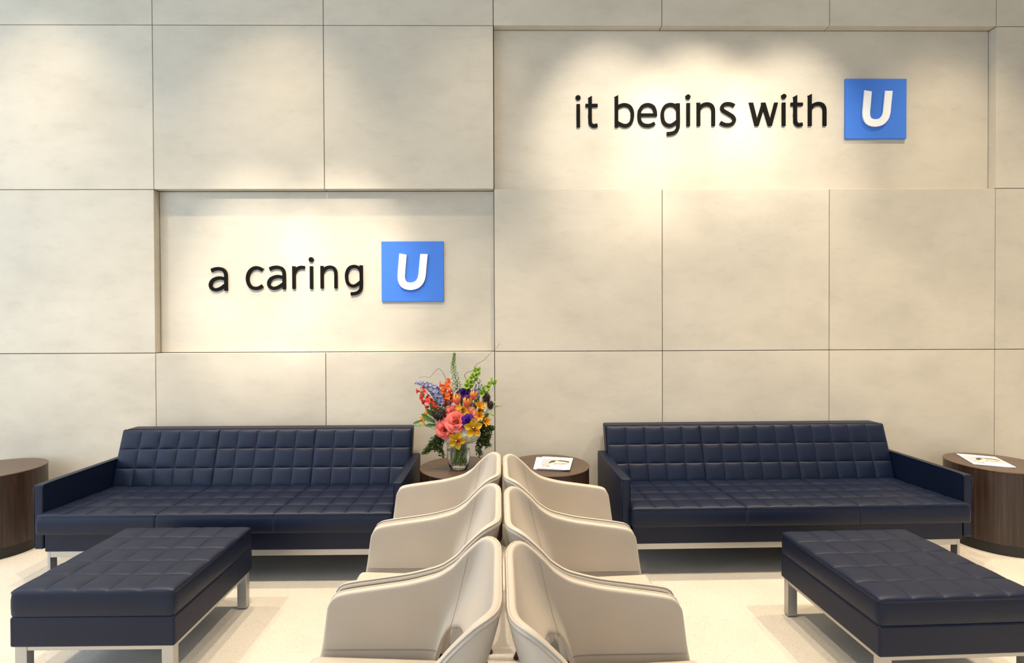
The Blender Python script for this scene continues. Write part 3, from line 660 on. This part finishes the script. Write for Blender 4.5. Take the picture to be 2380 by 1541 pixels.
def tulip(cx, cy, d, hpx, dirv, label):
    S = flower('tulip', label); h = hpx * UN; p = FP(cx, cy + hpx * .5, d); M = frame(p, dirv); stem_to(p, S, .003)
    for i in range(6):
        V = []; F = []; C = []; th = math.pi * i / 3 + .3; R0 = h * (.40 if i % 2 else .36); H = h * (1.02 if i % 2 else .94)
        for a in range(8):
            t = a / 7; prof = math.sin(math.pi * (.10 + .66 * t)) ** .8; hw = .66 * (1 - .80 * t ** 3.2)
            for k in range(6):
                v = k / 5 * 2 - 1; ang = th + v * hw; V.append(M @ Vector((R0 * prof * math.cos(ang), R0 * prof * math.sin(ang), H * t)))
                C.append(lerp(lerp((.66, .06, .12), (.80, .22, .06), t), (.92, .50, .05), min(1, max(0, t - .55) * 2 + abs(v) ** 3 * .8 * t)))
        for a in range(7):
            for k in range(5): q = a * 6 + k; F.append((q, q + 1, q + 7, q + 6))
        pmesh('petal', (V, F, C), S)
def star(rr, n, c0, c1, M, lift=.25, wd=.55, tip=1.0): return join([petal(rr, rr * wd, c0, c1, lift, 0, .1, tip, .3, M @ RZ(2 * math.pi * i / n), 3, 2) for i in range(n)])
def spike(pts, wfun, n, floret, name, label, part='florets', rad=.002, seed=1, indiv=False):
    """flower spike: florets set around a stem path (tip first)"""
    S = flower(name, label); P = spline([tuple(q) for q in pts], 40); tube('stem', np.vstack([P, spline([P[-1], P[-1] * .4 + np.array([0, 0, .12]), (P[-1][0] * .1, .01, .2), (-.02, .01, .02)], 12)[1:]]), rad, M_STEM, S, 5)
    rg = random.Random(seed); ps = []
    for i in range(n):
        t = (i + .5) / n; k = t * 38; i0 = int(k); p = Vector(P[i0] + (P[i0 + 1] - P[i0]) * (k - i0)); ax = Vector(P[max(i0 - 1, 0)] - P[i0 + 1]).normalized()
        a = i * 2.4 + rg.uniform(-.3, .3); o1 = ax.orthogonal().normalized(); o2 = ax.cross(o1); dr = (o1 * math.cos(a) + o2 * math.sin(a)); w = wfun(t)
        q = floret(p + dr * w, (dr + ax * .25).normalized(), t, rg)
        if indiv: pmesh(part, q, S)
        else: ps.append(q)
    if ps: o = pmesh(part, join(ps), S); o['kind'] = 'stuff'
    return S
def delph(c_tip, c_base, size):
    def fl(p, d, t, rg):
        s = size * (.45 + .65 * min(1, t * 1.6)); c = lerp(c_tip, c_base, t); c = lerp(c, (.20, .22, .55), rg.random() * .3); M = frame(p, d, rg.random() * 6)
        return join([star(s, 5, lerp(c, (.8, .8, .85), .35), c, M, .25, .8), ball((0, 0, s * .15), s * .2, (.75, .75, .65), 5, M)])
    return fl
def snapf(c1, c2, size):
    def fl(p, d, t, rg):
        M = frame(p, d, rg.uniform(-.3, .3)); s = size * (.75 + .4 * t) * rg.uniform(.85, 1.1)
        q = [ball((0, 0, -s * .25), s * .36, c2, 6, M, (1, 1, 1.5))]
        for a, l, w in ((1.2, .85, .8), (1.95, .85, .8), (-.7, .7, .7), (-1.57, .75, .8), (-2.4, .7, .7)): q.append(petal(s * l, s * w, lerp(c1, c2, .4), c1, .35, -.35, .15, .8, .4, M @ RZ(a), 4, 3, .05))
        return join(q)
    return fl
def bellf(p, d, t, rg):
    s = .0150 * (.8 + .35 * t); M = frame(p, (d + Vector((0, -.5, 0))).normalized(), rg.random() * 6); V = []; F = []; C = []
    for i, (rr, z) in enumerate(((.2, -.3), (.5, .05), (.85, .5), (1.15, .75))):
        for k in range(8): a = math.pi * k / 4; q = rr * (1 + (.12 if k % 2 and i == 3 else 0)); V.append(M @ Vector((q * s * math.cos(a), q * s * math.sin(a), z * s))); C.append(lerp((.16, .28, .02), (.32, .47, .05), i / 3))
    for i in range(3):
        for k in range(8): F.append((i * 8 + k, i * 8 + (k + 1) % 8, (i + 1) * 8 + (k + 1) % 8, (i + 1) * 8 + k))
    F.append(tuple(range(7, -1, -1))); return V, F, C
CORAL = ((.55, .022, .022), (.84, .19, .155)); CAMD = (0, -1, .25)  # extra dark petal roots: crevice shade is put into the coral colour
rose(555, 925, -.105, 76, (-.35, -1, .15), *CORAL, 'coral rose lowest of the cluster, beside white hydrangea')
rose(685, 838, -.120, 78, (0, -1, .35), *CORAL, 'largest coral rose at the centre of the bouquet')
rose(633, 752, -.060, 56, (-.1, -1, .6), *CORAL, 'small coral rose tucked above the largest rose')
rose(535, 838, -.050, 60, (-.6, -1, .5), *CORAL, 'coral rose half hidden behind the two front roses')
rose(835, 778, -.060, 58, (.3, -1, .6), (.85, .22, .08), (.93, .38, .22), 'orange coral rose above the purple lisianthus')
rose(813, 838, -.130, 54, (.1, -1, .1), (.035, .008, .16), (.085, .02, .30), 'violet lisianthus bloom in the middle between yellow orchids', 'lisianthus', .07)
rose(762, 548, -.010, 62, (-.1, -.6, 1), (.012, .003, .05), (.05, .012, .16), 'dark purple lisianthus behind the tulips', 'lisianthus', .07)
orchid(742, 745, -.075, 84, (0, -1, .55), 1.57 + .63, 'yellow orchid uppermost, behind the largest rose')
orchid(872, 900, -.150, 98, (.25, -1, .1), .35, 'yellow orchid at right beside the violet lisianthus')
orchid(695, 1032, -.150, 92, (-.05, -1, -.05), 1.2, 'yellow orchid lowest, over the vase rim')
tulip(692, 612, -.045, 122, (-.08, -.15, 1), 'pink and yellow tulip leftmost of three')
tulip(793, 640, -.055, 122, (.12, -.2, 1), 'pink and yellow tulip in the middle of three')
tulip(855, 568, -.030, 112, (.25, -.15, 1), 'pink and yellow tulip highest and rightmost of three')
def hydrangea(cx, cy, d, rx, rz, n, label, c0, c1):
    S = flower('hydrangea', label); p = FP(cx, cy, d); stem_to(p, S, .004); ps = []; rg = random.Random(5)
    for i in range(n):
        t = (i + .5) / n; th = math.acos(1 - 2 * t); ph = i * 2.39996; dv = Vector((math.sin(th) * math.cos(ph), math.sin(th) * math.sin(ph), math.cos(th)))
        q = p + Vector((dv.x * rx * UN, dv.y * rx * .5 * UN, dv.z * rz * UN)) * rg.uniform(.97, 1.08); ps.append(star(.0175 * rg.uniform(.8, 1.15), 4, c0, c1, frame(q, dv, rg.random() * 6), .15, .95, .8))
    o = pmesh('florets', join(ps), S); o['kind'] = 'stuff'
    c = ball(tuple(p), 1, lerp(c0, (.8, .76, .6), .5), 10); c = ([Vector((p.x + (v.x - p.x) * rx * .88 * UN, p.y + (v.y - p.y) * rx * .42 * UN, p.z + (v.z - p.z) * rz * .88 * UN)) for v in c[0]], c[1], c[2]); pmesh('heart', c, S)
hydrangea(790, 985, -.075, 142, 100, 220, 'white hydrangea head, large, under the violet lisianthus', (.78, .78, .62), (.93, .91, .83))
hydrangea(645, 1040, -.080, 78, 82, 110, 'white hydrangea head, small, left of the lowest orchid', (.75, .80, .66), (.92, .93, .90))
# spikes
spike([FP(652, 100, .02), FP(640, 260, .02), FP(668, 400, .015), FP(690, 540, .01)], lambda t: .004 + .028 * min(1, t * 1.6), 120,
      lambda p, d, t, rg: join([ball((0, 0, 0), .0066 * (.55 + .6 * t), lerp((.24, .36, .08), (.80, .80, .70), min(1, .1 + t * 1.6) * rg.uniform(.55, 1)), 5, frame(p, d + Vector((0, 0, .4))), (.8, .8, 1.7)), petal(.013, .007, (.07, .16, .02), (.16, .27, .05), .3, 0, .1, 1, .4, frame(p - d * .016, d), 3, 2)]), 'foxtail_lily', 'tall pale green and white flower spike, highest in the bouquet', rad=.003)
spike([FP(208, 442, .02), FP(310, 455, .02), FP(420, 520, .01), FP(500, 610, .0), FP(545, 690, -.01)], lambda t: .003 + .030 * min(1, t * 1.5), 80, delph((.24, .30, .56), (.028, .018, .20), .0195), 'delphinium', 'long blue delphinium spike leaning left', seed=3)
spike([FP(905, 415, .01), FP(925, 470, .01), FP(910, 540, .0), FP(885, 630, -.005)], lambda t: .020, 20, delph((.075, .075, .32), (.035, .03, .20), .0165), 'delphinium', 'short violet blue delphinium among the bells of Ireland', seed=4)
spike([FP(545, 420, -.01), FP(560, 500, -.012), FP(580, 590, -.012), FP(600, 680, -.01)], lambda t: .033, 12, snapf((.86, .17, .012), (.75, .10, .04), .040), 'snapdragon', 'large orange snapdragon left of the tall spike', 'floret', .0025, 5, True)
spike([FP(270, 480, -.01), FP(300, 560, -.012), FP(350, 640, -.015), FP(400, 720, -.015)], lambda t: .029, 11, snapf((.80, .085, .018), (.50, .04, .08), .032), 'snapdragon', 'red orange snapdragon leaning far left', 'floret', .0028, 6, True)
spike([FP(205, 912, -.02), FP(260, 912, -.025), FP(330, 900, -.03)], lambda t: .008, 10, lambda p, d, t, rg: ball((0, 0, 0), .006 * (.6 + .6 * t), (.45, .60, .16), 6, frame(p, d), (.8, .8, 1.4)), 'snapdragon', 'green budded snapdragon tip at lower left', 'bud', .002, 8, True)
spike([FP(915, 265, .0), FP(885, 360, .0), FP(830, 430, .0), FP(790, 500, .0)], lambda t: .015, 22, bellf, 'bells_of_ireland', 'green bells of Ireland stem upright right of the tall spike', 'bell', .002, 9, True)
spike([FP(1105, 400, -.01), FP(1060, 460, -.01), FP(1000, 515, -.01), FP(930, 600, -.01)], lambda t: .014, 15, bellf, 'bells_of_ireland', 'green bells of Ireland stem arching far right', 'bell', .002, 10, True)
# curly willow twigs
for pts, lb in (([FP(600, 620, .02), FP(560, 430, .03), FP(520, 330, .03), FP(470, 285, .035), FP(420, 325, .04), FP(370, 380, .04), FP(310, 375, .04), FP(245, 382, .045)], 'curly willow twig arching to the left'),
                ([FP(820, 560, .02), FP(810, 460, .03), FP(765, 365, .03), FP(800, 325, .03), FP(860, 305, .035), FP(900, 240, .04), FP(990, 185, .045), FP(1060, 110, .05), (FP(1120, 60, .05)), FP(1162, -5, .05)], 'curly willow twig rising to the upper right'),
                ([FP(880, 620, .02), FP(960, 540, .02), FP(1040, 560, .02), FP(1090, 510, .02), FP(1105, 440, .02)], 'thin willow tendril curling at the right')):
    S = flower('willow_twig', lb, 'twig'); n = 60; P = spline([tuple(p) for p in pts], n); thin = 'tendril' in lb; tube('twig', P, list(np.linspace(.0024 if not thin else .001, .0010 if not thin else .0005, n)), M_TWIG, S, 5)
    stem_to(Vector(P[0]), S, .002, M_TWIG)
# viburnum berries
def berries(cx, cy, d, rx, rz, n, label, c):
    S = flower('berry_cluster', label, 'berries'); p = FP(cx, cy, d); stem_to(p, S); rg = random.Random(4); ps = []
    for i in range(n):
        t = (i + .5) / n; th = math.acos(1 - 2 * t); ph = i * 2.39996; dv = Vector((math.sin(th) * math.cos(ph), math.sin(th) * math.sin(ph), math.cos(th))); q = p + Vector((dv.x * rx, dv.y * rx * .8, dv.z * rz)) * UN * rg.uniform(.85, 1.05)
        ps.append(ball((0, 0, 0), .0042, c if rg.random() < .6 else lerp(c, (.22, .17, .08), .8), 5, frame(q, dv)))
    o = pmesh('berries', join(ps), S); o['kind'] = 'stuff'
    k = ball(tuple(p), 1, (.03, .02, .018), 10); pmesh('heart', ([Vector((p.x + (v.x - p.x) * rx * .85 * UN, p.y + (v.y - p.y) * rx * .7 * UN, p.z + (v.z - p.z) * rz * .85 * UN)) for v in k[0]], k[1], k[2]), S)
berries(505, 780, -.050, 92, 85, 170, 'dark brown berry cluster left of the coral roses', (.045, .022, .018))
berries(1010, 610, -.010, 45, 55, 70, 'dark maroon berry cluster at right, upper', (.05, .018, .02)); berries(1055, 690, -.010, 38, 50, 50, 'dark maroon berry cluster at right, lower', (.05, .018, .02))
# alstroemeria
def alstro(cx, cy, d, rpx, dirv, label, c0=(.72, .22, .01), c1=(.92, .50, .02)):
    S = flower('alstroemeria', label); p = FP(cx, cy, d); rr = rpx * UN; M = frame(p - Vector(dirv).normalized() * rr * .5, dirv, rng.random() * 6); stem_to(p - Vector(dirv).normalized() * rr * .5, S, .002)
    for i in range(6): pmesh('petal', petal(rr * 1.25, rr * .62, c0, c1, .95, -.25, .2, .9, .25, M @ RZ(math.pi * i / 3)), S)
for a in ((310, 850, -.03, 52, (-1, -.6, -.1), 'yellow orange alstroemeria at the far left among leaves'), (445, 718, -.02, 52, (-.3, -.6, .8), 'orange alstroemeria above the dark berries'), (345, 775, -.01, 42, (-.8, -.5, .4), 'small orange alstroemeria behind the left leaves'),
          (940, 690, -.03, 66, (.3, -.7, .7), 'golden alstroemeria uppermost at right'), (935, 800, -.05, 52, (.3, -1, .3), 'golden alstroemeria just right of the upper orchid'), (1005, 858, -.05, 56, (.8, -.8, .0), 'golden alstroemeria lowest at right'), (940, 755, -.02, 45, (.6, -.7, .3), 'brown orange alstroemeria between the golden ones', (.35, .10, .01), (.62, .28, .02))): alstro(*a)
# leaves
def leaves(label, lst, name='leaf_stem'):
    S = flower(name, label, 'leaves'); 
    for (x0, y0, x1, y1, d0, d1, wpx) in lst:
        a, b = FP(x0, y0, d0), FP(x1, y1, d1); dv = b - a; L = dv.length; nz = Vector((rng.uniform(-.3, .3), -1, .5)); X = dv.normalized(); Y = nz.cross(X).normalized(); Z = X.cross(Y)
        M = Matrix((X, Y, Z)).transposed().to_4x4(); M.translation = a
        pmesh('leaf', petal(L, wpx * UN, (.06, .13, .03), (.10, .20, .05), .0, .12, .12, .75, .3, M, 8, 4, mid=(.12, .22, .07)), S)
    stem_to(FP(lst[0][0], lst[0][1], lst[0][4]), S, .002)
leaves('broad green leaves spreading left beneath the snapdragons', [(440, 880, 285, 785, -.03, -.03, 60), (430, 820, 345, 725, -.02, -.02, 48), (440, 810, 385, 660, -.025, -.025, 56)])
leaves('green leaves lowest at the left, pointing outward', [(470, 900, 330, 915, -.03, -.03, 44), (300, 850, 195, 895, -.02, -.02, 36), (500, 690, 395, 655, .0, .0, 62)])
leaves('upright green tulip leaves between the tulips', [(735, 710, 735, 590, -.02, -.01, 40), (820, 720, 850, 630, -.03, -.02, 44), (870, 740, 920, 600, -.02, -.01, 46), (680, 520, 675, 400, .0, .0, 30)])
leaves('dark green leaves behind the golden alstroemeria', [(870, 760, 900, 660, .0, .0, 60), (960, 900, 1040, 780, .0, .0, 55), (950, 920, 1045, 900, .0, .0, 45), (900, 800, 990, 700, .01, .01, 60), (560, 700, 470, 640, .0, .0, 60), (600, 700, 640, 560, .02, .02, 50)])
def budstem(label, pts, sz):
    S = flower('lisianthus_bud', label, 'bud'); stem_to(FP(pts[1][0], pts[1][1], -.01), S, .0016); a, b = FP(*pts[0], -.01), FP(*pts[1], -.01)
    tube('stalk', [b, (a + b) / 2 + Vector((0, 0, .003)), a], .0014, M_STEM, S, 5); pmesh('bud', ball((0, 0, sz * .5), sz, (.42, .50, .16), 8, frame(a, (a - b)), (.45, .45, 1.1)), S)
budstem('pale green bud highest among the bells of Ireland', ((885, 395), (870, 470)), .014)
budstem('slim green bud at far right, upper of three', ((1095, 665), (1040, 730)), .012); budstem('slim green bud at far right, middle of three', ((1120, 700), (1040, 750)), .014); budstem('slim green bud farthest right of three', ((1165, 700), (1090, 730)), .011)
budstem('green bud right of the middle tulip', ((862, 690), (850, 740)), .014); budstem('drooping green bud below the slim buds', ((1070, 795), (1000, 780)), .015); budstem('green upright bud above the golden alstroemeria', ((915, 590), (912, 640)), .009)
# drooping greenery
def fern(label, fronds, seed):
    S = flower('trailing_fern', label, 'greenery'); rg = random.Random(seed); ps = []; st = []
    for pts in fronds:
        P = spline([tuple(FP(*q)) for q in pts], 26); st.append(tube_data([Vector(p) for p in P], .0011, 4))
        for i in range(3, 26):
            for k in range(14):
                p = Vector(P[i]) + Vector((rg.uniform(-1, 1), rg.uniform(-1, 1), rg.uniform(-1.1, .5))) * .017; dv = Vector((rg.uniform(-1, 1), rg.uniform(-1, .4), rg.uniform(-1, .4))); c = lerp((.018, .034, .008), (.10, .15, .03), rg.random() * (.5 + .5 * i / 26))
                ps.append(petal(.016, .011, c, c, .1, 0, .1, .8, .4, frame(p, dv, rg.random() * 6), 2, 2))
    o = pmesh('leaflets', join(ps), S); o['kind'] = 'stuff'; q = join(st); mesh('stem', q[0], q[1], M_TWIG, S); stem_to(FP(*fronds[0][0]), S, .0018, M_TWIG)
fern('dark green fern trailing down left of the vase', [[(600, 960, -.02), (500, 990, -.04), (400, 1090, -.05), (325, 1200, -.05)], [(600, 960, -.02), (490, 1030, -.05), (430, 1120, -.06), (345, 1170, -.06)], [(600, 960, -.02), (530, 1020, -.05), (500, 1120, -.06), (520, 1220, -.06)], [(600, 960, -.02), (510, 1000, -.04), (450, 1080, -.05), (450, 1160, -.05)]], 3)
fern('dark green fern trailing down right of the vase', [[(880, 940, -.02), (960, 970, -.03), (1000, 1050, -.04), (1030, 1130, -.04)], [(880, 940, -.02), (940, 1000, -.04), (920, 1120, -.05), (937, 1225, -.05)], [(880, 940, -.02), (930, 960, -.03), (960, 1060, -.04), (985, 1110, -.04)], [(880, 940, -.02), (1000, 940, -.03), (1040, 990, -.03), (1020, 1080, -.03)]], 4)
fern('thin maroon heather sprig at lower right', [[(920, 900, .0), (990, 900, .0), (1040, 935, .0), (1075, 945, .0)]], 6)
